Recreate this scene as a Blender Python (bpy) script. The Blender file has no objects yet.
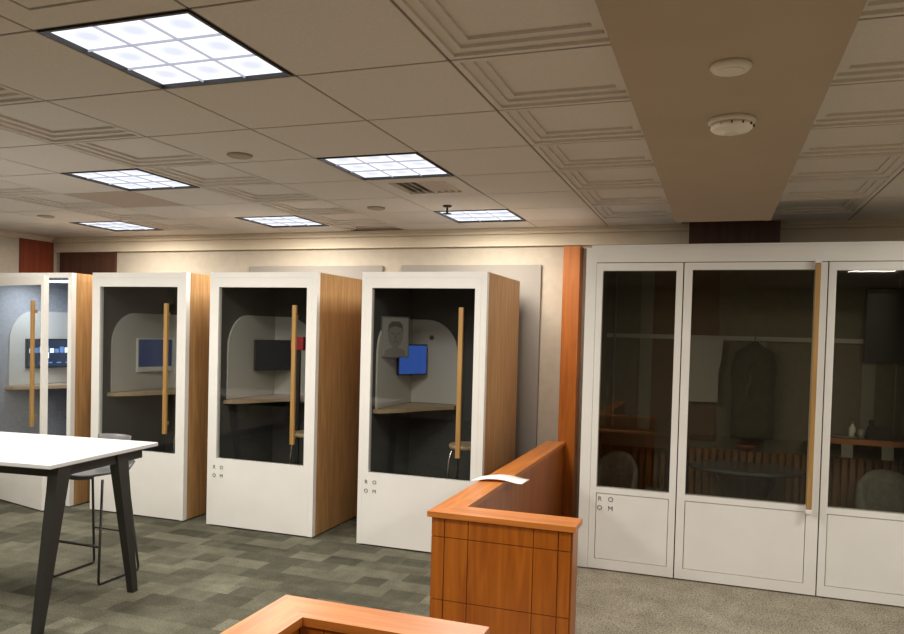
import bpy, bmesh, math, random
from mathutils import Vector, Matrix
random.seed(7)
SC = bpy.context.scene
COL = SC.collection
PI = math.pi

# ------------------------------------------------------------------ camera
F, CY, YAW, PIT, ROL, EYE = 760.0, 355.1, -.336, -.028, .026, 1.70
cy_, sy_, cp_, sp_ = math.cos(YAW), math.sin(YAW), math.cos(PIT), math.sin(PIT)
fw = Vector((sy_*cp_, cy_*cp_, sp_)); r0 = Vector((cy_, -sy_, 0)); u0 = r0.cross(fw)
rt = math.cos(ROL)*r0 + math.sin(ROL)*u0
up = -math.sin(ROL)*r0 + math.cos(ROL)*u0
cd = bpy.data.cameras.new('camera'); cam = bpy.data.objects.new('camera', cd); COL.objects.link(cam)
M = Matrix.Identity(4)
for k in range(3):
    M[k][0] = rt[k]; M[k][1] = up[k]; M[k][2] = -fw[k]
M[2][3] = EYE
cam.matrix_world = M
cd.sensor_fit = 'HORIZONTAL'; cd.sensor_width = 36; cd.lens = F/904*36
cd.shift_y = (CY-317)/904
cd.clip_start = .05
SC.camera = cam

# ------------------------------------------------------------------ world, exposure
w = bpy.data.worlds.new('world'); SC.world = w; w.use_nodes = True
w.node_tree.nodes['Background'].inputs[0].default_value = (.9, .8, .7, 1)
w.node_tree.nodes['Background'].inputs[1].default_value = .05
SC.view_settings.view_transform = 'Standard'; SC.view_settings.look = 'None'
SC.view_settings.gamma = 1; SC.view_settings.use_curve_mapping = False
SC.view_settings.exposure = 0.77
FIX_W = 20.0          # watts of one ceiling troffer
FIX_COL = (1.0, .93, .82)
DIFF_E = .85         # emission of a diffuser

# ------------------------------------------------------------------ materials
def mat(name, col, rough=.6, metal=0, spec=.5, emit=None, es=0):
    m = bpy.data.materials.new(name); m.use_nodes = True
    b = m.node_tree.nodes['Principled BSDF']
    b.inputs['Base Color'].default_value = (*col, 1); b.inputs['Roughness'].default_value = rough
    b.inputs['Metallic'].default_value = metal
    b.inputs['Specular IOR Level'].default_value = spec
    if emit:
        b.inputs['Emission Color'].default_value = (*emit, 1); b.inputs['Emission Strength'].default_value = es
    return m
def nodes(m): return m.node_tree.nodes, m.node_tree.links, m.node_tree.nodes['Principled BSDF']
def noisy(name, c1, c2, scale=(8, 8, 8), rough=.6, detail=4, bump=0, spec=.5, lo=.35, hi=.65, dist=0, coord='Object'):
    m = mat(name, c1, rough, spec=spec); n, l, b = nodes(m)
    tc = n.new('ShaderNodeTexCoord'); mp = n.new('ShaderNodeMapping'); mp.inputs['Scale'].default_value = scale
    nz = n.new('ShaderNodeTexNoise'); nz.inputs['Scale'].default_value = 1; nz.inputs['Detail'].default_value = detail
    nz.inputs['Distortion'].default_value = dist
    cr = n.new('ShaderNodeValToRGB'); cr.color_ramp.elements[0].position = lo; cr.color_ramp.elements[1].position = hi
    cr.color_ramp.elements[0].color = (*c1, 1); cr.color_ramp.elements[1].color = (*c2, 1)
    l.new(tc.outputs[coord], mp.inputs[0]); l.new(mp.outputs[0], nz.inputs[0]); l.new(nz.outputs[0], cr.inputs[0])
    l.new(cr.outputs[0], b.inputs['Base Color'])
    if bump:
        bp = n.new('ShaderNodeBump'); bp.inputs['Strength'].default_value = bump; bp.inputs['Distance'].default_value = .005
        l.new(nz.outputs[0], bp.inputs['Height']); l.new(bp.outputs[0], b.inputs['Normal'])
    return m
WHITE = noisy('white_lacquer', (.76, .76, .745), (.80, .80, .785), (3, 3, 3), .38)
OAK = noisy('oak_veneer', (.33, .18, .068), (.47, .28, .12), (38, 38, 2.2), .5, 5, dist=.6)
OAKBAR = noisy('oak_bar', (.31, .175, .05), (.41, .24, .075), (60, 60, 3), .45, 4)
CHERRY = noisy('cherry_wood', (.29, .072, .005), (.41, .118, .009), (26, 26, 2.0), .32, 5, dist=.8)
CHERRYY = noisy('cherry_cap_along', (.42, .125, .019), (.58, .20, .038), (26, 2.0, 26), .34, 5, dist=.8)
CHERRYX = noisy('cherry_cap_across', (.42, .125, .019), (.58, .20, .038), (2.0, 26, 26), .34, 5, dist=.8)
GROOVE = mat('wood_groove', (.10, .03, .008), .6)
DARKRED = noisy('dark_mahogany', (.16, .028, .010), (.23, .045, .016), (20, 20, 2), .4)
DEEPRED = noisy('deep_mahogany', (.060, .022, .012), (.085, .032, .018), (20, 20, 2), .5)
WALLM = noisy('wall_vinyl', (.44, .385, .31), (.48, .42, .335), (14, 14, 14), .8)
FRIEZE = noisy('painted_plaster', (.60, .52, .40), (.63, .55, .43), (5, 5, 5), .75)
FABRIC = noisy('panel_fabric', (.27, .245, .22), (.31, .28, .25), (120, 120, 120), .95, bump=.1)
TILEM = noisy('ceiling_tile', (.69, .65, .605), (.73, .685, .635), (60, 60, 60), .9)
TILEM2 = noisy('stained_tile', (.50, .41, .34), (.54, .44, .37), (60, 60, 60), .9)
GRID = mat('tile_joint', (.24, .20, .165), .7)
BEAMM = noisy('beam_paint', (.44, .35, .26), (.465, .37, .275), (3, 3, 3), .75)
BLACK = mat('black_metal', (.018, .017, .016), .4)
DGREY = mat('charcoal_metal', (.022, .021, .020), .45)
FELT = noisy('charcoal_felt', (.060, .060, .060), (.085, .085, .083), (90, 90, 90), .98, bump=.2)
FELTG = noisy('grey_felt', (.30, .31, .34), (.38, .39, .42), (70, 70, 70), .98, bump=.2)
BOOTHIN = noisy('meeting_booth_lining', (.14, .125, .092), (.165, .145, .11), (40, 40, 40), .95)
BROWNIN = noisy('brown_lining', (.115, .066, .036), (.135, .078, .044), (40, 40, 40), .9)
PALEIN = mat('pale_lining', (.22, .21, .18), .9)
DESK = noisy('desk_top', (.42, .30, .19), (.50, .37, .24), (30, 4, 30), .35)
TABLETOP = mat('table_laminate', (.53, .53, .55), .4)
STOOLS = mat('stool_shell', (.10, .103, .108), .42)
CHROME = mat('chrome', (.75, .75, .74), .25, 1)
SCREENB = mat('screen_body', (.02, .02, .022), .4)
PAPER = mat('paper', (.86, .80, .78), .8)
DETW = mat('detector_plastic', (.78, .71, .62), .5)
INK = mat('logo_ink', (.10, .10, .10), .6)
SLAT = noisy('slat_wood', (.16, .065, .016), (.23, .10, .03), (30, 30, 3), .5)
REDWOOD = noisy('red_desk', (.30, .11, .045), (.38, .15, .065), (3, 30, 30), .4)
UPHOL = noisy('grey_upholstery', (.14, .14, .125), (.19, .19, .17), (30, 30, 30), .95)
DTABLE = mat('dark_table', (.065, .08, .085), .25)
FIGURE = noisy('figure_cloth', (.045, .038, .026), (.07, .06, .04), (20, 20, 20), .9)  # dark tone of the person's reflection in the glass

def glass_mat(name, tint, refl=.6):
    m = bpy.data.materials.new(name); m.use_nodes = True
    n = m.node_tree.nodes; l = m.node_tree.links; n.clear()
    o = n.new('ShaderNodeOutputMaterial'); mx = n.new('ShaderNodeMixShader')
    t = n.new('ShaderNodeBsdfTransparent'); t.inputs[0].default_value = (*tint, 1)
    g = n.new('ShaderNodeBsdfGlossy'); g.inputs['Roughness'].default_value = .02; g.inputs['Color'].default_value = (refl, refl, refl, 1)
    lw = n.new('ShaderNodeLayerWeight'); lw.inputs[0].default_value = .5
    pw = n.new('ShaderNodeMath'); pw.operation = 'POWER'; pw.inputs[1].default_value = 5
    ma = n.new('ShaderNodeMath'); ma.operation = 'MULTIPLY_ADD'; ma.inputs[1].default_value = .95; ma.inputs[2].default_value = .035
    l.new(lw.outputs['Facing'], pw.inputs[0]); l.new(pw.outputs[0], ma.inputs[0])
    l.new(ma.outputs[0], mx.inputs[0]); l.new(t.outputs[0], mx.inputs[1]); l.new(g.outputs[0], mx.inputs[2]); l.new(mx.outputs[0], o.inputs[0])
    return m
GLASS = glass_mat('booth_glass', (.90, .91, .90))
GLASSB = glass_mat('meeting_booth_glass', (.80, .80, .76), .8)

def diffuser_mat():
    m = bpy.data.materials.new('light_diffuser'); m.use_nodes = True
    n = m.node_tree.nodes; l = m.node_tree.links; n.clear()
    o = n.new('ShaderNodeOutputMaterial'); e = n.new('ShaderNodeEmission')
    tc = n.new('ShaderNodeTexCoord'); mp = n.new('ShaderNodeMapping')
    mp.inputs['Scale'].default_value = (3/.572, 3/.572, 1); mp.inputs['Location'].default_value = (1.5, 1.5, 0)
    fr = n.new('ShaderNodeVectorMath'); fr.operation = 'FRACTION'
    ds = n.new('ShaderNodeVectorMath'); ds.operation = 'DISTANCE'; ds.inputs[1].default_value = (.5, .5, 0)
    cr = n.new('ShaderNodeValToRGB'); cr.color_ramp.elements[0].position = .12; cr.color_ramp.elements[1].position = .5
    cr.color_ramp.elements[0].color = (.58, .60, .68, 1); cr.color_ramp.elements[1].color = (.90, .91, .98, 1)
    l.new(tc.outputs['Object'], mp.inputs[0]); l.new(mp.outputs[0], fr.inputs[0]); l.new(fr.outputs[0], ds.inputs[0])
    l.new(ds.outputs['Value'], cr.inputs[0]); l.new(cr.outputs[0], e.inputs[0]); e.inputs[1].default_value = DIFF_E
    l.new(e.outputs[0], o.inputs[0])
    return m
DIFF = diffuser_mat()

def carpet_mat():
    m = mat('carpet_tiles', (.1, .1, .08), .97, spec=.1); n, l, b = nodes(m)
    tc = n.new('ShaderNodeTexCoord')
    def brick(bw, rh, off, c1, c2, ang=0, loc=(0, 0, 0)):
        mp = n.new('ShaderNodeMapping'); mp.inputs['Rotation'].default_value = (0, 0, ang); mp.inputs['Location'].default_value = loc
        bt = n.new('ShaderNodeTexBrick'); bt.inputs['Scale'].default_value = 1
        bt.inputs['Brick Width'].default_value = bw; bt.inputs['Row Height'].default_value = rh
        bt.inputs['Mortar Size'].default_value = 0; bt.offset = off; bt.squash = .7; bt.squash_frequency = 3
        bt.inputs['Color1'].default_value = (*c1, 1); bt.inputs['Color2'].default_value = (*c2, 1); bt.inputs['Bias'].default_value = 0
        l.new(tc.outputs['Object'], mp.inputs[0]); l.new(mp.outputs[0], bt.inputs[0]); return bt
    a = brick(.27, .17, .37, (.050, .049, .036), (.195, .19, .142))
    c = brick(.42, .34, .6, (.060, .060, .045), (.14, .137, .104), 0, (.13, .06, 0))
    mx = n.new('ShaderNodeMix'); mx.data_type = 'RGBA'; mx.inputs[0].default_value = .38
    l.new(a.outputs[0], mx.inputs[6]); l.new(c.outputs[0], mx.inputs[7])
    nz = n.new('ShaderNodeTexNoise'); nz.inputs['Scale'].default_value = 110; nz.inputs['Detail'].default_value = 3
    n2 = n.new('ShaderNodeTexNoise'); n2.inputs['Scale'].default_value = 9
    l.new(tc.outputs['Object'], nz.inputs[0]); l.new(tc.outputs['Object'], n2.inputs[0])
    mr = n.new('ShaderNodeMapRange'); mr.inputs[1].default_value = .3; mr.inputs[2].default_value = .7; mr.inputs[3].default_value = .62; mr.inputs[4].default_value = 1.38
    l.new(nz.outputs[0], mr.inputs[0])
    m3 = n.new('ShaderNodeMapRange'); m3.inputs[1].default_value = .3; m3.inputs[2].default_value = .7; m3.inputs[3].default_value = .85; m3.inputs[4].default_value = 1.15
    l.new(n2.outputs[0], m3.inputs[0])
    mm = n.new('ShaderNodeMath'); mm.operation = 'MULTIPLY'; l.new(mr.outputs[0], mm.inputs[0]); l.new(m3.outputs[0], mm.inputs[1])
    vm = n.new('ShaderNodeVectorMath'); vm.operation = 'SCALE'
    l.new(mx.outputs[2], vm.inputs[0]); l.new(mm.outputs[0], vm.inputs['Scale']); l.new(vm.outputs[0], b.inputs['Base Color'])
    return m
CARPET = carpet_mat()
def carpet2():
    m = mat('loop_carpet', (.25, .22, .17), .97, spec=.1); n, l, b = nodes(m)
    tc = n.new('ShaderNodeTexCoord'); v = n.new('ShaderNodeTexVoronoi'); v.inputs['Scale'].default_value = 105
    nz = n.new('ShaderNodeTexNoise'); nz.inputs['Scale'].default_value = 5
    l.new(tc.outputs['Object'], v.inputs[0]); l.new(tc.outputs['Object'], nz.inputs[0])
    cr = n.new('ShaderNodeValToRGB'); cr.color_ramp.elements[0].color = (.46, .42, .335, 1); cr.color_ramp.elements[1].color = (.17, .15, .115, 1)
    cr.color_ramp.elements[0].position = .1; cr.color_ramp.elements[1].position = .8
    l.new(v.outputs['Distance'], cr.inputs[0])
    mr = n.new('ShaderNodeMapRange'); mr.inputs[1].default_value = .3; mr.inputs[2].default_value = .7; mr.inputs[3].default_value = .85; mr.inputs[4].default_value = 1.12
    l.new(nz.outputs[0], mr.inputs[0])
    vm = n.new('ShaderNodeVectorMath'); vm.operation = 'SCALE'
    l.new(cr.outputs[0], vm.inputs[0]); l.new(mr.outputs[0], vm.inputs['Scale']); l.new(vm.outputs[0], b.inputs['Base Color'])
    return m
CARPET2 = carpet2()

# ------------------------------------------------------------------ mesh helper
class MB:
    def __init__(s): s.bm = bmesh.new()
    def box(s, x0, x1, y0, y1, z0, z1, mi=0, bev=0):
        r = bmesh.ops.create_cube(s.bm, size=1)
        for v in r['verts']:
            v.co = Vector(((x0+x1)/2+v.co.x*(x1-x0), (y0+y1)/2+v.co.y*(y1-y0), (z0+z1)/2+v.co.z*(z1-z0)))
        fs = {f for v in r['verts'] for f in v.link_faces}
        for f in fs: f.material_index = mi
        if bev:
            es = {e for v in r['verts'] for e in v.link_edges}
            bmesh.ops.bevel(s.bm, geom=list(es), offset=bev, segments=2, affect='EDGES', profile=.5)
        return s
    def prism(s, pts, a0, a1, axis='z', mi=0):
        """extrude a 2-D outline along axis from a0 to a1"""
        def P(p, a):
            return {'z': (p[0], p[1], a), 'y': (p[0], a, p[1]), 'x': (a, p[0], p[1])}[axis]
        A = [s.bm.verts.new(P(p, a0)) for p in pts]; B = [s.bm.verts.new(P(p, a1)) for p in pts]
        fs = [s.bm.faces.new(A), s.bm.faces.new(B[::-1])]
        n = len(pts)
        for i in range(n): fs.append(s.bm.faces.new((A[i], B[i], B[(i+1) % n], A[(i+1) % n])))
        for f in fs: f.material_index = mi
        bmesh.ops.recalc_face_normals(s.bm, faces=fs)
        return s
    def taper(s, c0, s0, c1, s1, mi=0):
        """box bar from rect centre c0 half-size s0 to c1 half-size s1 (rects in XY)"""
        A = [s.bm.verts.new((c0[0]+i*s0[0], c0[1]+j*s0[1], c0[2])) for i, j in ((-1, -1), (1, -1), (1, 1), (-1, 1))]
        B = [s.bm.verts.new((c1[0]+i*s1[0], c1[1]+j*s1[1], c1[2])) for i, j in ((-1, -1), (1, -1), (1, 1), (-1, 1))]
        fs = [s.bm.faces.new(A), s.bm.faces.new(B[::-1])]
        for i in range(4): fs.append(s.bm.faces.new((A[i], B[i], B[(i+1) % 4], A[(i+1) % 4])))
        for f in fs: f.material_index = mi
        bmesh.ops.recalc_face_normals(s.bm, faces=fs)
        return s
    def tube(s, path, r, seg=10, closed=False, mi=0):
        path = [Vector(p) for p in path]; n = len(path); rings = []
        for i, p in enumerate(path):
            a = path[(i-1) % n] if (closed or i > 0) else p
            b = path[(i+1) % n] if (closed or i < n-1) else p
            t = (b-a).normalized()
            h = Vector((0, 0, 1)) if abs(t.z) < .9 else Vector((1, 0, 0))
            u = t.cross(h).normalized(); v = t.cross(u)
            rings.append([s.bm.verts.new(p + r*(math.cos(2*PI*k/seg)*u + math.sin(2*PI*k/seg)*v)) for k in range(seg)])
        m = n if closed else n-1
        for i in range(m):
            A, B = rings[i], rings[(i+1) % n]
            # align
            best = min(range(seg), key=lambda o: sum((A[k].co-B[(k+o) % seg].co).length for k in range(0, seg, 3)))
            for k in range(seg):
                f = s.bm.faces.new((A[k], A[(k+1) % seg], B[(k+1+best) % seg], B[(k+best) % seg])); f.smooth = True; f.material_index = mi
        if not closed:
            s.bm.faces.new(rings[0][::-1]).material_index = mi; s.bm.faces.new(rings[-1]).material_index = mi
        return s
    def lathe(s, prof, c=(0, 0, 0), seg=32, sx=1, sy=1, mi=0):
        rings = []
        for r, z in prof:
            rings.append([s.bm.verts.new((c[0]+r*sx*math.cos(2*PI*k/seg), c[1]+r*sy*math.sin(2*PI*k/seg), c[2]+z)) for k in range(seg)])
        fs = []
        for A, B in zip(rings, rings[1:]):
            for k in range(seg):
                f = s.bm.faces.new((A[k], A[(k+1) % seg], B[(k+1) % seg], B[k])); f.smooth = True; f.material_index = mi; fs.append(f)
        for R_ in (rings[0], rings[-1]):
            f = s.bm.faces.new(R_); f.material_index = mi; fs.append(f)
        bmesh.ops.recalc_face_normals(s.bm, faces=fs)
        return s
    def disc(s, axis, c, r, th, seg=24, mi=0):
        pts = [(c[0]+r*math.cos(2*PI*k/seg), c[1]+r*math.sin(2*PI*k/seg)) for k in range(seg)]
        return s.prism(pts, c[2], c[2]+th, axis, mi)
    def build(s, name, mats, parent=None, loc=None, rot=None):
        me = bpy.data.meshes.new(name); s.bm.normal_update(); s.bm.to_mesh(me); s.bm.free()
        for m in (mats if isinstance(mats, (list, tuple)) else [mats]): me.materials.append(m)
        o = bpy.data.objects.new(name, me); COL.objects.link(o)
        if parent: o.parent = parent
        if loc: o.location = loc
        if rot: o.rotation_euler = rot
        return o
def tag(o, label=None, cat=None, group=None, kind=None):
    if label: o['label'] = label
    if cat: o['category'] = cat
    if group: o['group'] = group
    if kind: o['kind'] = kind
    return o
def thing(name, label, cat, loc=(0, 0, 0), rz=0, group=None):
    o = bpy.data.objects.new(name, None); COL.objects.link(o); o.empty_display_size = .1
    o.location = loc; o.rotation_euler = (0, 0, rz)
    return tag(o, label, cat, group)
def struct(name, mb, m): return tag(mb.build(name, m), kind='structure')
def arc(cx, cz, r, a0, a1, n=12):
    return [(cx+r*math.cos(math.radians(a0+(a1-a0)*i/n)), cz+r*math.sin(math.radians(a0+(a1-a0)*i/n))) for i in range(n+1)]
def copy_tree(o, parent=None):
    c = o.copy(); COL.objects.link(c); c.parent = parent
    for ch in list(o.children): copy_tree(ch, c)
    return c

# text outlines turned into flat meshes
def text_bm(bm, txt, size, M4, mi=0, extrude=.0008):
    cu = bpy.data.curves.new('t', 'FONT'); cu.body = txt; cu.size = size; cu.extrude = extrude
    cu.align_x = 'CENTER'; cu.align_y = 'CENTER'
    ob = bpy.data.objects.new('t', cu); COL.objects.link(ob)
    dg = bpy.context.evaluated_depsgraph_get(); dg.update()
    me = ob.evaluated_get(dg).to_mesh(); n0 = len(bm.verts); f0 = len(bm.faces)
    bm.from_mesh(me); bm.verts.ensure_lookup_table(); bm.faces.ensure_lookup_table()
    for v in bm.verts[n0:]: v.co = M4 @ v.co
    for f in bm.faces[f0:]: f.material_index = mi
    ob.evaluated_get(dg).to_mesh_clear()
    bpy.data.objects.remove(ob); bpy.data.curves.remove(cu)

# ------------------------------------------------------------------ room shell
XL, XR, YB, YN, ZC = -7.05, 4.3, 6.62, -3.2, 2.65
T = .61; GX, GY = -.916, 2.512
def gx(i): return GX+i*T
def gy(j): return GY+j*T
struct('floor', MB().box(XL-.1, XR+.1, YN-.1, YB+.1, -.1, 0), CARPET)
tag(MB().box(-1.21, XR, YN, YB, .0005, .004).build('floor_area_carpet', CARPET2), kind='structure')
struct('wall_back', MB().box(XL-.1, XR+.1, YB, YB+.1, 0, ZC+.15), WALLM)
struct('wall_left', MB().box(XL-.1, XL, YN, YB, 0, ZC+.15), WALLM)
struct('wall_right', MB().box(XR, XR+.1, YN, YB, 0, ZC+.15), WALLM)
struct('wall_near', MB().box(XL-.1, XR+.1, YN-.1, YN, 0, ZC+.15), WALLM)
# frieze, crown, pilasters
m = MB().box(XL, XR, YB-.03, YB, 2.51, 2.60).box(XL, XR, YB-.075, YB, 2.60, 2.625).box(XL, XR, YB-.10, YB, 2.625, 2.65).box(XL, XR, YB-.045, YB, 2.495, 2.51)
struct('trim_1', m, FRIEZE)
m = MB().box(XL, XL+.03, YN, YB-.1, 2.60, 2.625).box(XL, XL+.06, YN, YB-.1, 2.625, 2.65)
struct('trim_2', m, FRIEZE)
struct('trim_3', MB().box(-1.27, -1.125, YB-.17, YB-.0, 0, 2.475, bev=.004), CHERRY)
struct('trim_4', MB().box(-.25, .43, YB-.17, YB, 0, 2.66), DEEPRED)
struct('trim_5', MB().box(-6.975, -6.2, YB-.03, YB-.0, 0, 2.495), DEEPRED)
struct('door_1', MB().box(XL, XL+.025, 6.13, 6.555, 0, 2.60), DARKRED)
m = MB()
for a, b in ((XL, -1.30), (-1.12, XR)): m.box(a, b, YB-.012, YB, 0, .1)
struct('baseboard_back', m, DGREY)
struct('baseboard_left', MB().box(XL, XL+.012, YN, YB, 0, .1), DGREY)

# ceiling: tiles hanging in a joint grid, some coffered
LIGHTS = [(-2, -1), (-2, 2), (-2, 5), (-5, 2), (-5, 5), (-8, 5), (-8, 2), (-5, -1), (4, -1), (4, 2), (-8, -1), (-2, -4), (-5, -4), (4, -4)]
m = MB()
m.box(XL-.1, XR+.1, YN-.1, YB+.1, ZC+.13, ZC+.2, 1)
for j in range(-10, 8):
    y0, y1 = gy(j), min(gy(j+1), YB)
    if y1 < YN or y1-y0 < .05: continue
    y0 = max(y0, YN)
    for i in range(-11, 9):
        x0, x1 = max(gx(i), XL), min(gx(i+1), XR)
        if x1-x0 < .05 or i == 1: continue
        if (i, j) in LIGHTS or (i, j) == (-2, 3): continue
        g = .006
        coff = (i in (-4, 0, 2, -7) and j < 6) or (i, j) in ((-4, 6),)
        if coff and x1-x0 > .6 and y1-y0 > .4:
            # stepped frames, each one higher
            ins = [0, .022, .058, .094]
            for k in range(3):
                a, b = ins[k], ins[k+1]
                z = ZC+.012*k
                X0, X1, Y0, Y1 = x0+g+a, x1-g-a, y0+g+a, y1-g-a
                t = b-a
                m.box(X0, X1, Y0, Y0+t, z, z+.03).box(X0, X1, Y1-t, Y1, z, z+.03)
                m.box(X0, X0+t, Y0+t, Y1-t, z, z+.03).box(X1-t, X1, Y0+t, Y1-t, z, z+.03)
            a = ins[-1]; z = ZC+.036
            m.box(x0+g+a-.002, x1-g-a+.002, y0+g+a-.002, y1-g-a+.002, z, z+.02)
        elif (i, j) == (-2, -2):      # blank access plate with a thin reveal round it
            q = .125
            for a_ in ((x0+g, x1-g, y0+g, y0+q), (x0+g, x1-g, y1-q, y1-g), (x0+g, x0+q, y0+q, y1-q), (x1-q, x1-g, y0+q, y1-q)): m.box(*a_, ZC, ZC+.02)
            m.box(x0+q, x1-q, y0+q, y1-q, ZC+.012, ZC+.02, 1).box(x0+q+.014, x1-q-.014, y0+q+.014, y1-q-.014, ZC-.002, ZC+.012, bev=.004)
        else:
            m.box(x0+g, x1-g, y0+g, y1-g, ZC, ZC+.02, 2 if (i, j) == (-6, 3) else 0)
# joint bars
for j in range(-10, 8):
    if YN < gy(j) < YB: m.box(XL, XR, gy(j)-g, gy(j)+g, ZC+.003, ZC+.02, 1)
for i in range(-11, 9):
    if XL < gx(i) < XR: m.box(gx(i)-g, gx(i)+g, YN, YB, ZC+.003, ZC+.02, 1)
struct('ceiling', m, [TILEM, GRID, TILEM2])
struct('ceiling_beam', MB().box(gx(1)+.003, gx(2)-.003, YN, 5.42, 2.50, ZC+.02), BEAMM)

# ------------------------------------------------------------------ ceiling troffers
def make_light(label, x, y):
    t = thing('ceiling_light', label, 'ceiling light', (x, y, ZC), 0, 'square ceiling lights')
    h = T/2-.008; q = .286
    f = MB()
    for a in ((-h, h, -h, -q), (-h, h, q, h), (-h, -q, -q, q), (q, h, -q, q)):
        f.box(*a, -.004, .03)
    f.build('frame', BLACK, t)
    MB().box(-q, q, -q, q, .012, .022).build('diffuser', DIFF, t)
    l_ = MB()
    for k in (-1, 1):
        l_.box(k*q/3-.0018, k*q/3+.0018, -q, q, .004, .012).box(-q, q, k*q/3-.0018, k*q/3+.0018, .004, .012)
    l_.build('divider', mat_div, t)
    ld = bpy.data.lights.new('troffer_glow', 'AREA'); ld.shape = 'SQUARE'; ld.size = .54; ld.energy = FIX_W; ld.color = FIX_COL
    lo = bpy.data.objects.new('troffer_glow', ld); COL.objects.link(lo); lo.parent = t; lo.location = (0, 0, -.008)
    return t
VSLAT = mat('vent_slat', (.60, .54, .46), .45)
mat_div = mat('louver', (.30, .30, .33), .5, emit=(.45, .48, .6), es=.35)
LLAB = {(-2, -1): 'large bright square ceiling light nearest the viewer, at the upper left',
        (-2, 2): 'bright square ceiling light directly in front of the slotted air vent',
        (-2, 5): 'small bright ceiling light beside the hanging sprinkler head, above the rightmost phone booth',
        (-5, 2): 'bright ceiling light at left, between the largest light and the brown ceiling tile',
        (-5, 5): 'thin far ceiling light above the second and third phone booths, near the back wall',
        (-8, 5): 'farthest left ceiling light, thin and bright, near the dark red door'}
for (i, j) in LIGHTS:
    if i == -8 and gx(i) < XL:
        if (i, j) != (-8, 5) : pass
    x = gx(i+.5); x = max(x, XL+T/2+.01)
    make_light(LLAB.get((i, j), 'square ceiling light out of the photo'), x, gy(j+.5))

# air vent
t = thing('ceiling_vent', 'square slotted metal air vent in the ceiling behind a bright ceiling light', 'vent', (gx(-1.5), gy(3.5), ZC))
f = MB(); h = T/2-.008; q = .19
for a in ((-h, h, -h, -q), (-h, h, q, h), (-h, -q, -q, q), (q, h, -q, q)): f.box(*a, -.002, .02)
f.build('frame', TILEM, t)
MB().box(-q, q, -q, q, .05, .06).build('backing', BLACK, t)
for k in range(8):      # two banks of blades thrown left and right
    x = -q+.022+k*.048; d = .020 if k < 4 else -.020
    MB().prism([(x-d, .040), (x-d+.003, .042), (x+d+.003, .0), (x+d, -.002)], -q, q, 'y').build('slat', VSLAT, t)
# round speakers
for lab, i, j in (('round grey ceiling speaker between the largest ceiling light and the coffered tiles', -2.61, 1.73),
                  ('small round ceiling speaker left of the slotted air vent, near the far lights', -2.6, 4.6),
                  ('small round ceiling speaker at far left, above the dark red door', -7.77, 4.39)):
    s_ = MB().lathe([(.105, 0), (.105, -.006), (.09, -.012), (.0, -.012)][:3], (0, 0, 0), 28).build('ceiling_speaker', mat('speaker_grille', (.40, .34, .28), .8))
    s_.location = (gx(i), gy(j), ZC); s_.scale = (.66, .66, 1); tag(s_, lab, 'speaker', 'round ceiling speakers')
# sprinkler
t = thing('sprinkler', 'small dark sprinkler head hanging from the ceiling by the far light', 'sprinkler', (gx(-1.66), gy(4.62), ZC))
MB().lathe([(.035, 0), (.03, -.012), (.012, -.014)], seg=16).build('flange', DGREY, t)
MB().tube([(0, 0, -.01), (0, 0, -.055)], .009, 8).build('pipe', DGREY, t)
MB().lathe([(.010, -.055), (.034, -.058), (.034, -.062), (.01, -.064)], seg=16).build('deflector', DGREY, t)
# beam devices
t = thing('smoke_detector', 'white smoke detector dome on the beam, the larger of its two round devices', 'smoke detector', (.02, 2.94, 2.50))
MB().lathe([(.082, 0), (.082, -.012), (.076, -.016), (.074, -.018)]).build('base', DETW, t)
MB().lathe([(.072, -.018), (.072, -.034), (.064, -.042), (.03, -.046), (.028, -.052), (.0245, -.053)]).build('dome', DETW, t)
for k in range(12):
    a = 2*PI*k/12; MB().box(.068*math.cos(a)-.003, .068*math.cos(a)+.008*math.cos(a)+.003, .068*math.sin(a)-.003, .068*math.sin(a)+.008*math.sin(a)+.003, -.031, -.022).build('vent_slot', GROOVE, t)
t = thing('ceiling_sensor', 'flat white round sensor on the beam, the smaller of its two round devices', 'sensor', (.008, 2.36, 2.50))
MB().lathe([(.058, 0), (.058, -.010), (.050, -.018), (.045, -.019)]).build('base', DETW, t)
MB().lathe([(.04, -.019), (.038, -.021), (.03, -.022)]).build('cover', DETW, t)

# ------------------------------------------------------------------ acoustic panels on the back wall
for x0, x1, lab in ((-4.5, -3.02, 'grey fabric wall panel behind the gap between the third and rightmost phone booths'),
                    (-2.83, -1.49, 'grey fabric wall panel behind the rightmost phone booth, beside the wooden pillar')):
    o = MB().box(x0, x1, YB-.028, YB-.002, .12, 2.33, bev=.006).build('wall_panel', FABRIC); tag(o, lab, 'wall panel', 'fabric wall panels')

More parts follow.
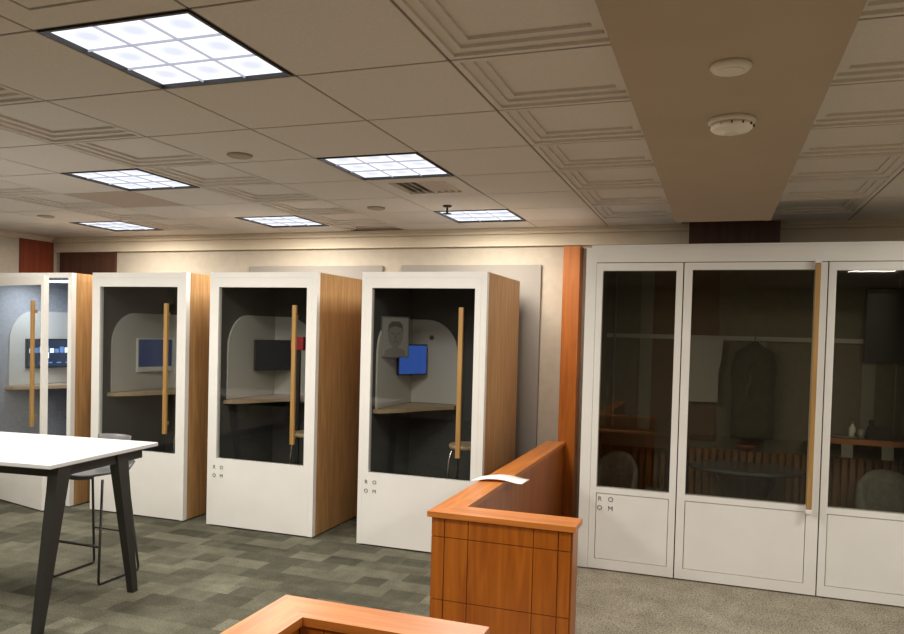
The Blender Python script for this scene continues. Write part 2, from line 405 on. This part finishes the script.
# ------------------------------------------------------------------ phone booths
W, D, H = 1.03, .98, 2.17
def room_logo(x0, z0, dx, dz, size, y, parent):
    for (ch, a, c) in (('R', 0, 0), ('O', 1, 0), ('O', 0, 1), ('M', 1, 1)):
        b = MB(); text_bm(b.bm, ch, size, Matrix.Rotation(PI/2, 4, 'X'))
        b.build('logo_letter', INK, parent, (x0+a*dx, y, z0-c*dz))
def make_booth(x, label):
    t = thing('phone_booth', label, 'phone booth', (x, 5.445, 0), 0, 'white and oak phone booths along the back wall')
    MB().box(.03, W-.03, .03, D-.03, 0, .03).build('plinth', BLACK, t)
    # body frame
    f = MB().box(0, .035, 0, .05, .012, H).box(W-.045, W, 0, .05, .012, H).box(.035, W-.045, 0, .05, H-.045, H).box(.035, W-.045, .046, .05, .012, .045)
    f.build('front_frame', WHITE, t)
    MB().box(.0, .035, .05, D, .012, H).build('side_panel', OAK, t)
    MB().box(W-.035, W, .05, D, .012, H).build('side_panel', OAK, t)
    MB().box(.035, W-.035, .05, D, H-.035, H).build('roof', DGREY, t)
    MB().box(.035, W-.035, D-.035, D, .03, H-.035).build('rear_panel', DGREY, t)
    li = MB().box(.037, .05, .055, D-.037, .05, H-.04).box(W-.05, W-.037, .055, D-.037, .05, H-.04).box(.05, W-.05, D-.05, D-.037, .05, H-.04).box(.05, W-.05, .055, D-.05, H-.05, H-.038).box(.05, W-.05, .055, D-.05, .038, .05)
    li.build('lining', FELT, t)
    # white backboard wrapping the rear left corner
    p = MB().prism([(.18, 1.075), (.18, 1.46)] + arc(.48, 1.52, .30, 180, 90)[1:] + [(D-.065, 1.82), (D-.065, 1.075)], .051, .066, 'x')
    p.prism([(.066, 1.075), (.066, 1.82)] + arc(.20, 1.52, .30, 90, 0)[:] + [(.50, 1.46), (.50, 1.075)], D-.066, D-.051, 'y')
    p.build('backboard', mat_board, t)
    pts = [(.051, D-.051), (.051, .14), (.13, .17), (.22, .30), (.34, .56), (.46, .74), (.52, .80), (.52, D-.051)]
    MB().prism(pts, 1.04, 1.072, 'z').build('desk', DESK, t)
    pe = [(.13, .17), (.22, .30), (.34, .56), (.46, .74), (.52, .80)]
    # door with its own hinge at the left
    d = MB().box(-.0012, .05, 0, .045, .014, H-.046).box(W-.13, W-.083, 0, .045, .014, H-.046)
    d.box(.05, W-.13, 0, .045, H-.125, H-.046).box(.05, W-.13, 0, .045, .014, .585)
    dr = d.build('door', WHITE, t, (.037, 0, 0))
    MB().box(.05, W-.13, .018, .026, .585, H-.125).build('glass_pane', GLASS, dr)
    m = MB().box(W-.245, W-.210, -.034, -.008, .76, 1.90, bev=.003)
    m.box(W-.236, W-.219, -.010, .02, .84, .87).box(W-.236, W-.219, -.010, .02, 1.79, 1.82)
    m.build('handle', OAKBAR, dr)
    room_logo(.036, .510, .072, .072, .042, -.002, dr)
    return t, dr
mat_board = mat('white_board', (.58, .57, .54), .5)
BX = [(-6.645, 'lit phone booth with door ajar, leftmost, showing a glowing screen'),
      (-5.375, 'dark phone booth behind the white table, with a dark blue screen'),
      (-4.10, 'dark phone booth with a black screen, its oak side fully visible, middle of the row'),
      (-2.668, 'rightmost phone booth, with a bright blue screen and a reflected portrait built behind its glass')]
proto, pdoor = make_booth(*BX[2])
booths = {2: proto}
for k in (0, 1, 3):
    c = copy_tree(proto); c.location.x = BX[k][0]; c['label'] = BX[k][1]; booths[k] = c
def child(o, n):
    for c in o.children:
        if c.name.split('.')[0] == n: return c
child(booths[0], 'door').rotation_euler = (0, 0, -math.radians(14.5))
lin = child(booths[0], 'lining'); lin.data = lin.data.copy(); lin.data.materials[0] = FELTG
# strip lamp inside the open booth
t = booths[0]
MB().box(.30, .72, .30, .34, H-.066, H-.052).build('strip_lamp', mat('strip', (.9, .9, 1), .5, emit=(.75, .86, 1), es=6), t)
ld = bpy.data.lights.new('booth_lamp', 'AREA'); ld.shape = 'RECTANGLE'; ld.size = .5; ld.size_y = .1; ld.energy = 5.5; ld.color = (.78, .88, 1)
lo = bpy.data.objects.new('booth_lamp', ld); COL.objects.link(lo); lo.parent = t; lo.location = (.5, .32, H-.08)
# little dial on the rightmost booth's backboard
MB().disc('y', (.252, 1.66, D-.07), .022, .006).build('dial', mat('brown_dial', (.12, .06, .03), .5), booths[3])

# monitors in the booths
def monitor(label, A, B, z0, z1, scr, bezel=SCREENB, tilt=0, chin=.012, extra=None):
    A = Vector(A); B = Vector(B); d = (B-A); wd = d.length; rz = math.atan2(d.y, d.x)
    t = thing('monitor', label, 'screen', (A.x, A.y, z0), rz, 'screens in the phone booths')
    h = z1-z0
    MB().box(0, wd, 0, .03, 0, h, bev=.004).build('casing', bezel, t)
    MB().box(.012, wd-.012, -.003, -.001, chin, h-.012).build('display', scr, t)
    MB().box(wd/2-.03, wd/2+.03, .03, .045, h/2-.08, h/2+.06).build('mount', DGREY, t)
    if extra: extra(t, wd, h)
    return t
def scr_mat(name, c, s): return mat(name, (.01, .01, .012), .2, emit=c, es=s)
b4, b3, b2, b1 = -2.668, -4.10, -5.375, -6.645
monitor('bright blue screen in the rightmost phone booth', (b4+.085, 6.00), (b4+.235, 6.30), 1.33, 1.60, scr_mat('blue_screen', (.03, .10, .42), .45))
monitor('black switched-off screen in the middle phone booth', (b3+.10, 5.98), (b3+.30, 6.33), 1.315, 1.60, scr_mat('off_screen', (.02, .025, .03), .15))
monitor('dark blue screen with pale casing in the phone booth behind the white table', (b2+.085, 5.93), (b2+.14, 6.36), 1.25, 1.58, scr_mat('navy_screen', (.012, .045, .15), .22), WHITE, chin=.05)
def lit(t, wd, h):
    rnd = random.Random(3); mm_ = [scr_mat('city_light', (.7, .85, 1), .9), scr_mat('city_blue', (.12, .25, .55), .7)]
    for k in range(9):
        x = .03+k*(wd-.06)/9; hh = rnd.uniform(.03, .09)
        MB().box(x, x+(wd-.06)/9*.8, -.0045, -.0035, h*.52, h*.52+hh).build('lit_building', rnd.choice(mm_), t)
    for k in range(5):
        x = .03+k*(wd-.06)/5
        MB().box(x, x+.05, -.0045, -.0035, h*.16, h*.16+.012).build('caption_line', mm_[1], t)
    for q_, ch in enumerate('21'):
        b = MB(); text_bm(b.bm, ch, .085, Matrix.Rotation(PI/2, 4, 'X')); b.build('digit', scr_mat('digit_white', (1, 1, 1), 1.1), t, (wd*(.30+.12*q_), -.005, h*.42))
monitor('glowing screen with a city picture in the lit phone booth', (b1+.085, 5.80), (b1+.16, 6.36), 1.24, 1.54, scr_mat('lit_screen', (.02, .04, .08), .5), extra=lit)

# reflection of a portrait in the glass, built as a framed picture
t = thing('reflected_portrait', 'reflection of a framed grey portrait, built as a picture inside the rightmost booth', 'picture', (b4+.062, 5.69, 1.49), math.atan2(.24, .15))
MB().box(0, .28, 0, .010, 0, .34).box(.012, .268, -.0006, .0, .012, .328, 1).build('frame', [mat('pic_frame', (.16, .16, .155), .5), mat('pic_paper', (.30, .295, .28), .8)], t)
m = MB()
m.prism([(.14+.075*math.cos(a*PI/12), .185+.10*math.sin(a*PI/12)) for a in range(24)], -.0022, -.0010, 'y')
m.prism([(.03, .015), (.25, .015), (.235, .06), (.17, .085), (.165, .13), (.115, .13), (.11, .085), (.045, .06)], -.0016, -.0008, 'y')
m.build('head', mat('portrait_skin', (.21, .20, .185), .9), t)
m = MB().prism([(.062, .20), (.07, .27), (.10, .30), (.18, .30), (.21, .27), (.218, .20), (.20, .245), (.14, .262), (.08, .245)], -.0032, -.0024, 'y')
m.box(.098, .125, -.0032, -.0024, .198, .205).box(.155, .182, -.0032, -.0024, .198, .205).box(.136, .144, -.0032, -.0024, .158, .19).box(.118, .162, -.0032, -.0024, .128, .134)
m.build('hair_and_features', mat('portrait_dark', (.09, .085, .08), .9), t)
# red box on its post in the middle booth
t = thing('red_wall_box', 'small red box on a dark post behind the handle of the middle booth', 'box', (b3+.60, 5.90, .05))
MB().box(-.02, .02, -.012, .012, 0, 1.47).build('post', SCREENB, t)
MB().box(-.065, .065, -.03, .03, 1.47, 1.59, bev=.008).build('case', mat('red_box', (.45, .015, .03), .5), t)

# stools inside the booths
def booth_stool(x, y, label, wood=True):
    t = thing('booth_stool', label, 'stool', (x, y, .05), 0, 'stools inside the phone booths')
    MB().lathe([(.02, .735), (.15, .735), (.155, .745), (.155, .76), (.145, .768), (.02, .768)][1:5], seg=28).build('seat', DESK if wood else STOOLS, t)
    for sx in (-1, 1):
        MB().tube([(sx*.15, -.16, .01), (sx*.12, -.115, .64), (sx*.11, -.10, .705), (sx*.09, -.07, .735), (sx*.09, .07, .735), (sx*.11, .10, .705), (sx*.12, .115, .64), (sx*.15, .16, .01)], .009, 8).build('leg', CHROME, t)
    MB().tube([(-.14, -.145, .17), (.14, -.145, .17)], .007, 8).build('footrest', CHROME, t)
    return t
st = booth_stool(b4+.80, 5.80, 'chrome-legged stool behind the glass of the rightmost booth')
for x, y, lab in ((b3+.80, 5.80, 'chrome-legged stool behind the glass of the middle booth'), (b2+.86, 5.80, 'chrome-legged stool barely visible in the booth behind the white table')):
    c = copy_tree(st); c.location.x = x; c.location.y = y; c['label'] = lab

# ------------------------------------------------------------------ meeting booth
BXL, BXR, BY, BH, BD = -.925, 1.365, 5.58, 2.35, .89
t = big = thing('meeting_booth', 'wide white meeting booth with a glass front and long oak door handle', 'meeting booth', (BXL, BY, 0))
BW = BXR-BXL
MB().box(.03, BW-.03, .02, BD-.03, 0, .03).build('plinth', BLACK, t)
m = MB().box(0, .04, .0, BD, .012, BH).box(BW-.04, BW, .0, BD, .012, BH).box(.04, BW-.04, 0, BD, BH-.04, BH).box(.04, BW-.04, BD-.04, BD, .025, BH-.04).box(.04, BW-.04, .08, BD-.04, .025, .04)
m.box(.035, BW-.035, .004, BD-.05, BH, BH+.022)
m.build('carcass', WHITE, t)
m = MB().box(.041, .05, .1, BD-.05, .05, BH-.05).box(BW-.05, BW-.041, .1, BD-.05, .05, BH-.05).box(.05, BW-.05, BD-.052, BD-.041, .05, BH-.05).box(.05, BW-.05, .1, BD-.052, BH-.055, BH-.041).box(.05, BW-.05, .1, BD-.052, .041, .05)
m.build('lining', BOOTHIN, t)
def panel(x0, x1, z0, z1, s, wside, zg, ztop, zp1, zp0, name, y0=-.012, y1=.05):
    """a framed front leaf: glass above, recessed panel below"""
    f = MB().box(x0, x0+s, y0, y1, z0, z1).box(x1-wside, x1, y0, y1, z0, z1).box(x0+s, x1-wside, y0, y1, ztop, z1)
    f.box(x0+s, x1-wside, y0, y1, zp1, zg).box(x0+s, x1-wside, y0, y1, z0, zp0)
    o = f.build(name, WHITE, big)
    MB().box(x0+s+.004, x1-wside-.004, y0+.006, y1-.01, zp0+.004, zp1-.004).build('lower_panel', WHITE, o)
    MB().box(x0+s, x1-wside, .012, .02, zg, ztop).build('glass_pane', GLASSB, o)
    return o
m = MB().box(0.0, .075, -.012, 0, .012, BH).box(.075, BW, -.012, 0, 2.245, BH)
m.build('front_frame', WHITE, big)
ox = -BXL
lp = panel(.077, -.246+ox, .014, 2.24, .045, .045, .61, 2.185, .57, .085, 'fixed_panel')
dp = panel(-.238+ox, .670+ox, .014, 2.24, .055, .075, .61, 2.19, .57, .085, 'door')
rp = panel(.678+ox, BW-.01, .014, 2.24, .045, .045, .61, 2.185, .57, .085, 'fixed_panel')
m = MB().box(.590+ox, .622+ox, -.075, -.040, .60, 2.225, bev=.003)
m.build('handle', OAKBAR, dp)
MB().box(.586+ox, .626+ox, -.078, -.013, .57, .598, bev=.003).box(.586+ox, .626+ox, -.078, -.013, 2.227, 2.25, bev=.003).build('handle_bracket', WHITE, dp)
room_logo(-.775+ox, .525, .078, .066, .048, -.008, lp)
MB().box(.052, BW-.052, BD-.075, BD-.055, 1.705, 1.74).build('rail', mat('pale_rail', (.36, .35, .31), .6), big)
MB().box(.32, .42, BD-.062, BD-.053, .9, 2.28).box(ox+.30, ox+.36, BD-.062, BD-.053, .9, 1.70).box(ox+1.03, ox+1.12, BD-.062, BD-.053, .9, 1.70).build('pale_strip', PALEIN, big)
for xx in (.115, BW-.12): MB().box(xx, xx+.010, BD-.085, BD-.077, .10, 2.28).build('corner_strip', PALEIN, big)
MB().box(.42, ox+.0, BD-.066, BD-.054, .9, 2.28).build('brown_panel', BROWNIN, big)

yb = BY+BD-.08
# slatted bench: a reflection in the glass, built as an added object
t = thing('reflected_bench', 'reflection of a low bench with upright wooden slats, built inside the meeting booth', 'bench', (-.62, yb-.05, .05))
m = MB().box(0, 1.92, -.015, .0, 0, .06).box(0, 1.92, -.015, .0, .77, .80); m.build('rails', SLAT, t)
for k in range(36):
    MB().box(k*.0545, k*.0545+.034, -.035, -.015, 0, .80).build('slat', SLAT, t)
# left and right desks with phone: reflections in the glass, built as objects
t = thing('reflected_side_desk', 'reflected dark brown desk with a shallow drawer, built at the left of the meeting booth', 'desk', (-.87, 6.11, .05))
MB().box(0, .56, 0, .16, .90, .925).build('top', BROWNIN, t); MB().box(.01, .55, .01, .15, .80, .90).build('drawer', mat('drawer_brown', (.07, .035, .018), .5), t)
for xx in (.015, .525):
    MB().box(xx, xx+.02, .02, .04, 0, .80).build('leg', BLACK, t)
t = thing('reflected_phone_desk', 'reflected reddish wooden desk carrying a phone, built at the right of the meeting booth', 'desk', (.70, 6.12, .05))
MB().box(0, .60, 0, .22, .925, .965).build('top', REDWOOD, t)
for xx in (.01, .57): MB().box(xx, xx+.02, .05, .07, 0, .925).build('leg', BLACK, t)
for k, xx in enumerate((.17, .43)):
    MB().box(xx, xx+.075, -.006, 0, .83, .90).box(xx, xx+.075, 0, .02, .89, .925).build('socket_plate', PALEIN, t)
zt = 1.0155
t = thing('reflected_phone', 'reflected black desk phone with raised handset, built on the reddish desk', 'phone', (1.135, 6.22, zt))
MB().prism([(-.07, 0), (.08, 0), (.07, .02), (-.05, .10), (-.07, .10)], -.09, .06, 'x').build('body', BLACK, t)
MB().tube([(-.075, -.07, .12), (-.065, -.02, .125), (-.045, .05, .06), (-.035, .09, .03)], .018, 8).build('handset', BLACK, t)
t = thing('soap_bottle', 'small white bottle left of the black phone', 'bottle', (.955, 6.24, zt))
MB().lathe([(.022, 0), (.024, .01), (.024, .07), (.010, .085), (.010, .10)], seg=16).build('body', mat('white_bottle', (.55, .54, .5), .4), t)
MB().lathe([(.012, .10), (.012, .115), (.004, .118)], seg=12).build('cap', PALEIN, t)
o = MB().lathe([(.018, 0), (.022, .07), (.020, .07), (.016, .004)], seg=16).build('drinking_glass', mat('cloudy_glass', (.25, .26, .24), .2)); o.location = (1.0, 6.16, zt)
tag(o, 'small cloudy drinking glass between the white bottle and the phone', 'glass')
o = MB().lathe([(.06, 0), (.09, .006), (.09, .012), (.055, .008)], seg=20).build('saucer', PALEIN); o.location = (.905, 6.2, zt); tag(o, 'small pale saucer on the reddish desk, left of the bottle', 'saucer')
# wooden bowl on bench top
o = MB().lathe([(.03, 0), (.065, .018), (.083, .05), (.078, .05), (.06, .022), (.02, .01)], seg=24).build('wooden_bowl', mat('bowl_wood', (.20, .06, .025), .5)); o.location = (.24, yb-.06, .851)
tag(o, 'small reddish wooden bowl on the slatted bench above the round table', 'bowl')
# round table
t = thing('oval_table', 'dark oval table with a pedestal behind the glass door of the meeting booth', 'table', (.23, 6.03, .05))
MB().lathe([(.38, .69), (.40, .695), (.41, .705), (.405, .715), (.39, .72)], seg=48, sy=.66).build('top', DTABLE, t)
MB().lathe([(.20, 0), (.20, .012), (.10, .03), (.09, .40), (.22, .66), (.24, .69)], seg=24).build('pedestal', BLACK, t)
# armchairs: reflections in the glass, built as rounded upholstered seats
def armchair(x, y, s, label, rz=0):
    t = thing('armchair', label, 'armchair', (x, y, .05), rz, 'reflected grey upholstered armchairs built in the meeting booth')
    MB().lathe([(.17*s, .06), (.19*s, .10), (.20*s, .34), (.19*s, .38), (.05, .40)], seg=28).build('seat', UPHOL, t)
    b = MB()
    n = 18; R1, R2 = .205*s, .155*s; prev = None
    for i in range(n+1):
        a = math.radians(-30+240*i/n); h = .50+.27*math.sin(math.pi*i/n)**.6
        r_ = [Vector((R1*math.cos(a), R1*math.sin(a), .08)), Vector((R1*1.02*math.cos(a), R1*1.02*math.sin(a), h-.04)), Vector(((R1+R2)/2*math.cos(a), (R1+R2)/2*math.sin(a), h)), Vector((R2*math.cos(a), R2*math.sin(a), h-.04)), Vector((R2*math.cos(a), R2*math.sin(a), .36))]
        ring = [b.bm.verts.new(v) for v in r_]
        if prev:
            for k in range(5):
                f = b.bm.faces.new((prev[k], prev[(k+1) % 5], ring[(k+1) % 5], ring[k])); f.smooth = True
        else: b.bm.faces.new(ring)
        prev = ring
    b.bm.faces.new(prev[::-1])
    bmesh.ops.recalc_face_normals(b.bm, faces=b.bm.faces[:])
    b.build('backrest', UPHOL, t)
    for a in range(4):
        an = PI/4+a*PI/2; MB().tube([(.11*s*math.cos(an), .11*s*math.sin(an), 0), (.10*s*math.cos(an), .10*s*math.sin(an), .07)], .012, 8).build('leg', BLACK, t)
    return t
armchair(-.70, 5.90, .78, 'reflected grey rounded armchair, built in the left corner of the meeting booth')
armchair(1.14, 5.90, .95, 'reflected grey rounded armchair, built at the right end of the meeting booth')
# reflected monitor, pale sheet, reflected person
t = thing('reflected_monitor', 'reflected black wall screen, built at the upper right inside the meeting booth', 'screen', (1.03, yb-.04, 1.57))  # monitor reflected in the glass, built as an added screen
MB().box(0, .27, 0, .03, 0, .55, bev=.004).build('casing', SCREENB, t); MB().box(.012, .258, -.003, 0, .015, .535).build('display', mat('off_display', (.008, .008, .008), .3), t)
m = MB().prism([(-.215, 1.705), (.04, 1.705), (.03, 1.55), (.012, 1.46), (.012, 1.215), (-.215, 1.21)], yb-.035, yb-.031, 'y')
tag(m.build('hanging_sheet', mat('grey_sheet', (.34, .34, .31), .8)), 'pale grey sheet hanging from the rail behind the glass door', 'sheet')
t = thing('reflected_figure', 'reflection of a person, built as a dark hanging jacket right of the pale sheet', 'jacket', (.27, yb-.09, 0))
b = MB(); prev = None  # person's reflection in the glass, built as a jacket with hook and zip
for z, a, c in ((1.70, .02, .012), (1.67, .05, .03), (1.62, .13, .04), (1.50, .16, .045), (1.30, .145, .045), (1.05, .155, .045), (.95, .15, .04)):
    ring = []
    for k in range(20):
        an = 2*PI*k/20; fo = 1+.09*math.sin(5*an)
        ring.append(b.bm.verts.new((a*math.cos(an)*fo, c*math.sin(an)*fo, z)))
    if prev:
        for k in range(20):
            f = b.bm.faces.new((prev[k], prev[(k+1) % 20], ring[(k+1) % 20], ring[k])); f.smooth = True
    else: b.bm.faces.new(ring)
    prev = ring
b.bm.faces.new(prev[::-1]); bmesh.ops.recalc_face_normals(b.bm, faces=b.bm.faces[:])
b.build('body', FIGURE, t)
MB().tube([(0, 0, 1.695), (0, .0, 1.72), (0, .03, 1.735)], .005, 6).build('hook', CHROME, t)
MB().tube([(-.03, -.052, 1.46), (-.025, -.055, 1.40), (-.045, -.057, 1.34), (-.05, -.055, 1.27)], .003, 6).build('zip', PALEIN, t)

# ------------------------------------------------------------------ cherry partitions
PH = .80
def partition(name, label, arm, end, endface, panels_x, rows):
    """L of an arm (x0,x1,y0,y1) and an end piece (x0,x1,y0,y1), panelled"""
    t = thing(name, label, 'partition wall', (0, 0, 0), 0, 'low cherry wood partition walls')
    ax0, ax1, ay0, ay1 = arm; ex0, ex1, ey0, ey1 = end
    MB().box(ax0, ax1, ay0, ay1, 0, PH-.028).box(ex0, ex1, ey0, ey1, 0, PH-.028).build('core', GROOVE, t)
    def clad(lo, hi, cuts, axis, c, sgn, zs):
        m = MB()
        cs = [lo]+cuts+[hi]
        for a, b_ in zip(cs, cs[1:]):
            for z0, z1 in zip(zs, zs[1:]):
                g_ = .002
                if axis == 'x': m.box(a+g_, b_-g_, min(c, c+sgn*.008), max(c, c+sgn*.008), z0+g_, z1-g_)
                else: m.box(min(c, c+sgn*.008), max(c, c+sgn*.008), a+g_, b_-g_, z0+g_, z1-g_)
        return m
    return t, clad
# rear one
t, clad = partition('partition_wall', 'low cherry wood partition running from the pillar, with a paper strip on its cap',
                    (-1.335, -1.225, 3.60, 6.44), (-1.335, -.628, 3.60, 3.735), None, None, None)
zs = [0, .352, .673, .772]
clad(-1.335, -.628, [-1.27, -1.145, -.812, -.69], 'x', 3.60, -1, zs).build('end_panelling', CHERRY, t)
clad(-1.225, -.628, [-1.0, -.8], 'x', 3.735, 1, zs).build('end_panelling', CHERRY, t)
clad(3.60, 6.44, [4.2, 4.9, 5.6, 6.2], 'y', -1.335, -1, zs).build('side_panelling', CHERRY, t)
clad(3.745, 6.44, [4.1, 4.7, 5.3, 5.9], 'y', -1.225, 1, [0, .772]).build('side_panelling', CHERRY, t)
MB().box(-.628, -.620, 3.60, 3.735, 0, .772).build('end_panelling', CHERRY, t)
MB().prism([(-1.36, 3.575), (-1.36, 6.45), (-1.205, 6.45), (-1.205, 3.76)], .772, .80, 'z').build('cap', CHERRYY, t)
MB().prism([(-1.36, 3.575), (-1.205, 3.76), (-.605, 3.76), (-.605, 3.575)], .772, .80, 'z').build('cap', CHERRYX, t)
# near one
t, clad = partition('partition_wall', 'low cherry wood partition in the foreground, cropped by the bottom of the photo',
                    (-1.335, -1.225, .2, 2.21), (-1.335, -.66, 2.10, 2.21), None, None, None)
clad(-1.335, -.66, [-1.2, -.9], 'x', 2.21, 1, zs).build('end_panelling', CHERRY, t)
clad(-1.217, -.66, [-1.13, -1.02, -.85], 'x', 2.10, -1, zs).build('end_panelling', CHERRY, t)
clad(.2, 2.21, [.7, 1.2, 1.7], 'y', -1.335, -1, zs).build('side_panelling', CHERRY, t)
clad(.2, 2.092, [.6, 1.1, 1.6, 1.95], 'y', -1.225, 1, zs).build('side_panelling', CHERRY, t)
MB().box(-.66, -.652, 2.10, 2.21, 0, .772).build('end_panelling', CHERRY, t)
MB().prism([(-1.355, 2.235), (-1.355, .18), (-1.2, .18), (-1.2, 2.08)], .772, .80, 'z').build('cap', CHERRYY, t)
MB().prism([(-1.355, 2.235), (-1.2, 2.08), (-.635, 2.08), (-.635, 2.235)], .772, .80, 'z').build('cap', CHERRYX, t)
# paper strip draped over the cap
b = MB(); N = 20; top = []; bot = []
for i in range(N+1):
    u = i/N; x = -1.40+.31*u
    z = .803+.016*math.sin(PI*min(1, u*1.15))**1 if u < .87 else 0
    y = 4.42+.05*math.sin(u*2.2)
    if u > .87: z = .803
    top.append((x, y, z))
Wp = .17
va = [b.bm.verts.new(p) for p in top]; vb = [b.bm.verts.new((p[0]+.01, p[1]+Wp, p[2])) for p in top]
vc = [b.bm.verts.new((p[0], p[1], p[2]-.0015)) for p in top]; vd = [b.bm.verts.new((p[0]+.01, p[1]+Wp, p[2]-.0015)) for p in top]
for i in range(N):
    for q_ in ((va[i], va[i+1], vb[i+1], vb[i]), (vc[i], vd[i], vd[i+1], vc[i+1]), (va[i], vc[i], vc[i+1], va[i+1]), (vb[i], vb[i+1], vd[i+1], vd[i])): b.bm.faces.new(q_).smooth = True
b.bm.faces.new((va[0], vb[0], vd[0], vc[0])); b.bm.faces.new((va[N], vc[N], vd[N], vb[N]))
tag(b.build('paper_strip', PAPER), 'curled white paper strip lying across the cherry wood cap', 'paper')

# ------------------------------------------------------------------ white bar table
TR = math.radians(5.2)
t = thing('bar_table', 'long white-topped bar table on splayed charcoal legs at left', 'table', (-3.30, 3.07, 0), TR)
L_, Wt = 2.4, .925
MB().box(-L_, 0, 0, Wt, .928, .952, bev=.004).build('tabletop', TABLETOP, t)
MB().box(-L_+.09, -.09, .12, .15, .862, .925).box(-L_+.09, -.09, Wt-.15, Wt-.12, .862, .925).box(-.085, -.045, .10, Wt-.10, .865, .925).box(-L_+.12, -L_+.16, .10, Wt-.10, .865, .925).build('apron', DGREY, t)
for (xt, yt, xf, yf) in ((-.045, .125, -.13, .065), (-.065, .62, -.105, .83)):
    MB().taper((xf, yf, 0), (.021, .024), (xt, yt, .926), (.032, .048)).build('leg', DGREY, t)
    MB().taper((-L_-xf, yf, 0), (.021, .024), (-L_-xt, yt, .926), (.032, .048)).build('leg', DGREY, t)

# ------------------------------------------------------------------ bar stool at the table
t = thing('bar_stool', 'dark bar stool with wire sled legs tucked behind the white table', 'stool', (-3.945, 4.05, 0))
for sx in (-1, 1):
    x = sx*.195; xs = sx*.15
    pts = [(xs, -.10, .68), (x, -.17, .03), (x, -.165, .012), (x, -.15, .009), (x, .17, .009), (x, .185, .012), (x, .19, .03), (xs, .12, .68)]
    MB().tube(pts, .0085, 8).build('sled_leg', BLACK, t)
MB().tube([(-.185, -.153, .25), (.185, -.153, .25)], .010, 8).build('footrest', BLACK, t)
MB().tube([(-.182, .158, .27), (.182, .158, .27)], .006, 8).build('crossbar', BLACK, t)
# moulded shell: seat pan flowing into low back
b = MB(); rows = []
prof = [(-.19, .668), (-.17, .68), (-.08, .674), (.05, .668), (.14, .676), (.19, .71), (.215, .77), (.225, .84), (.23, .905)]
for (y, z) in prof:
    hw = .175 if y < .15 else .175-.03*min(1, (z-.68)/.15)
    row = []
    for k in range(13):
        u = -1+2*k/12; bulge = .02*u*u
        row.append(Vector((u*hw-.02, y-(.05*u*u if z > .72 else 0), z+.026+(bulge if z < .72 else 0))))
    rows.append(row)
def shell(rows, th):
    A = [[b.bm.verts.new(v) for v in r] for r in rows]
    B = [[b.bm.verts.new(v+Vector((0, th*.7 if prof[i][1] > .70 else 0, -th if prof[i][1] <= .70 else 0))) for v in r] for i, r in enumerate(rows)]
    n, m_ = len(rows), len(rows[0])
    for i in range(n-1):
        for j in range(m_-1):
            b.bm.faces.new((A[i][j], A[i][j+1], A[i+1][j+1], A[i+1][j])).smooth = True
            b.bm.faces.new((B[i][j], B[i+1][j], B[i+1][j+1], B[i][j+1])).smooth = True
    for i in range(n-1):
        b.bm.faces.new((A[i][0], A[i+1][0], B[i+1][0], B[i][0])); b.bm.faces.new((A[i][-1], B[i][-1], B[i+1][-1], A[i+1][-1]))
    for j in range(m_-1):
        b.bm.faces.new((A[0][j], B[0][j], B[0][j+1], A[0][j+1])); b.bm.faces.new((A[-1][j], A[-1][j+1], B[-1][j+1], B[-1][j]))
    bmesh.ops.recalc_face_normals(b.bm, faces=b.bm.faces[:])
shell(rows, .014)
b.build('seat_shell', STOOLS, t)
